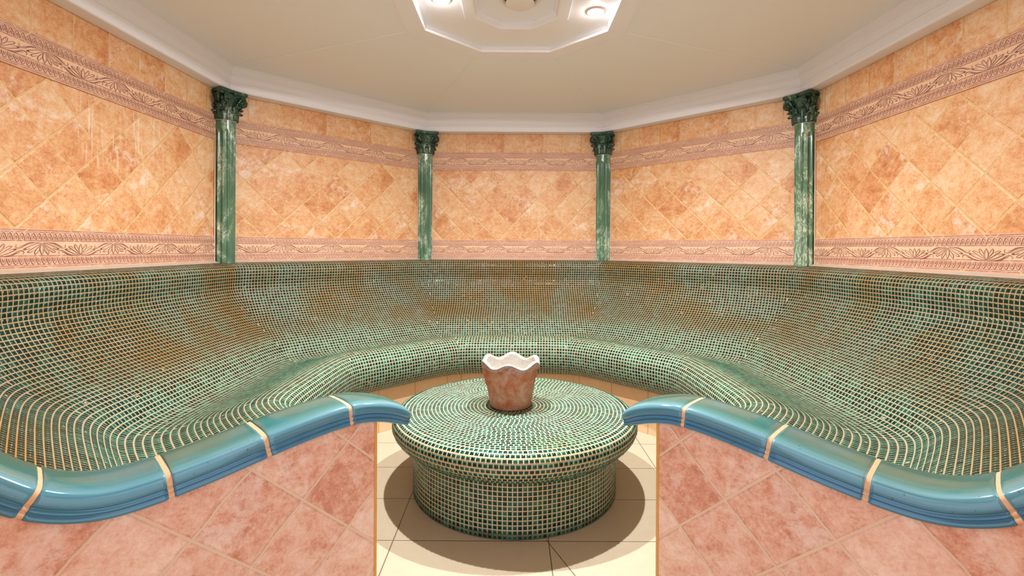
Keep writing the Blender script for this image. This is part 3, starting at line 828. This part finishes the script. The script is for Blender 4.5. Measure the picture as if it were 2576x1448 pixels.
for i in range(len(rr) - 1):
    zz = [-.966 - .0035 * max(0, (r - .5) / .16) ** 2 for r in rr[i:i + 2]]
    Qs.append(ring_cells((rr[i], zz[0]), (rr[i + 1], zz[1]), max(8, round(2 * math.pi * rr[i + 1] / .0262)), random.random()))
zc_ = -.9665
part1 = tmosaic(Qs, .095, .36, .0014)
rim = [(.666, -.9705), (.690, -.975), (.7125, -.988), (.7265, -1.008), (.7315, -1.033), (.727, -1.058), (.713, -1.082), (.693, -1.103), (.669, -1.122), (.644, -1.138), (.6145, -1.148)]
Qs = []; ph = 0
for i in range(0, len(rim) - 1):
    g_ = .09 if i in (1, 2, 4) else .02
    a_, b_ = np.array(rim[i]), np.array(rim[i + 1])
    Qs.append(ring_cells(a_ + (b_ - a_) * g_, b_ - (b_ - a_) * g_, 178, .5 * (i % 2)))
part2 = tmosaic(Qs, .11, .34, .0026, True)
# fillers: disc in the middle, bands of grout between top and rim
mbf = MB(); N_ = 120
def ringv(r, z): return [(r * math.cos(a), r * math.sin(a), z) for a in np.linspace(0, 2 * math.pi, N_, endpoint=False)]
fill = np.array([ringv(.662, -.9695), ringv(.666, -.9705)])
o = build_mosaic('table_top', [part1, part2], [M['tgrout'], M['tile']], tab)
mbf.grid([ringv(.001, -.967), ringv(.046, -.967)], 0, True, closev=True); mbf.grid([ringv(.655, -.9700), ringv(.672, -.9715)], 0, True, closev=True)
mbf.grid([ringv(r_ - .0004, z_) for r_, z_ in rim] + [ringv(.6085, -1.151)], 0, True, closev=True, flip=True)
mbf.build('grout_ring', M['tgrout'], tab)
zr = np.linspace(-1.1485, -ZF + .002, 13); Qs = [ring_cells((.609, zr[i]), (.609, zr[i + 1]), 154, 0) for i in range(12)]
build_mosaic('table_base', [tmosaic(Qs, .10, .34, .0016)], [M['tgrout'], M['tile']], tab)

# ------------------------------------------------------------------ terracotta pot with wavy rim
px, py, zb = -.026, 0.0, -.9630
pot = empty('terracotta_pot', (px, py, zb), 'weathered terracotta pot with wavy white crusted rim standing on the mosaic table', 'pot')
def wv(a, amp): return amp * math.cos(6 * (a - math.radians(86)))
na = 180; angs = np.linspace(0, 2 * math.pi, na, endpoint=False)
H = .272
def potgrid(profile, mb, m, flip=True):
    """profile: (r, h fraction 0..1 of height, wave weight)"""
    rows = []
    for r, h, ww in profile:
        row = []
        for a in angs:
            rr_ = r
            # carved leaf relief on the left flank
            da = (a - math.radians(197) + math.pi) % (2 * math.pi) - math.pi
            if m == 0 and .42 < h < .86 and abs(da) < .42 and r > .13:
                q = (1 - abs(da) / .42) * math.sin((h - .42) / .44 * math.pi)
                rr_ += q ** .7 * (.006 + .008 * math.sin(da * 34 + h * 14) * math.sin(h * 46 + da * 9))
            row.append((px + (rr_ + .5 * wv(a, .006) * ww) * math.cos(a), py + (rr_ + .5 * wv(a, .006) * ww) * math.sin(a), zb + h * H + wv(a, .016) * ww))
        rows.append(row)
    mb.grid(rows, m, True, closev=True, flip=flip)
mb = MB(); hs = np.linspace(.02, .86, 60)
potgrid([(.001, .0, 0), (.118, .0, 0), (.124, .012, 0)] + [(.124 + .044 * ((h - .02) / .84) ** 1.05, h, max(0, (h - .62) / .30) ** 1.5 * .7) for h in hs] + [(.1685, .862, .8), (.1755, .868, .85), (.1775, .885, .9), (.1755, .900, .94), (.1745, .908, .95), (.180, .916, .97), (.1825, .93, .99), (.182, .958, 1)], mb, 0)
mb.build('pot_body', M['terra'], pot)
mb = MB(); potgrid([(.181, .958, 1), (.183, .975, 1), (.180, .992, 1), (.172, 1.0, 1), (.163, .996, 1), (.158, .98, 1), (.156, .94, 1), (.153, .86, .6), (.146, .72, .2), (.138, .62, 0), (.10, .60, 0), (.001, .595, 0)], mb, 1)
mb.m = [0] * len(mb.f); mb.build('rim_crust', M['lime'], pot)
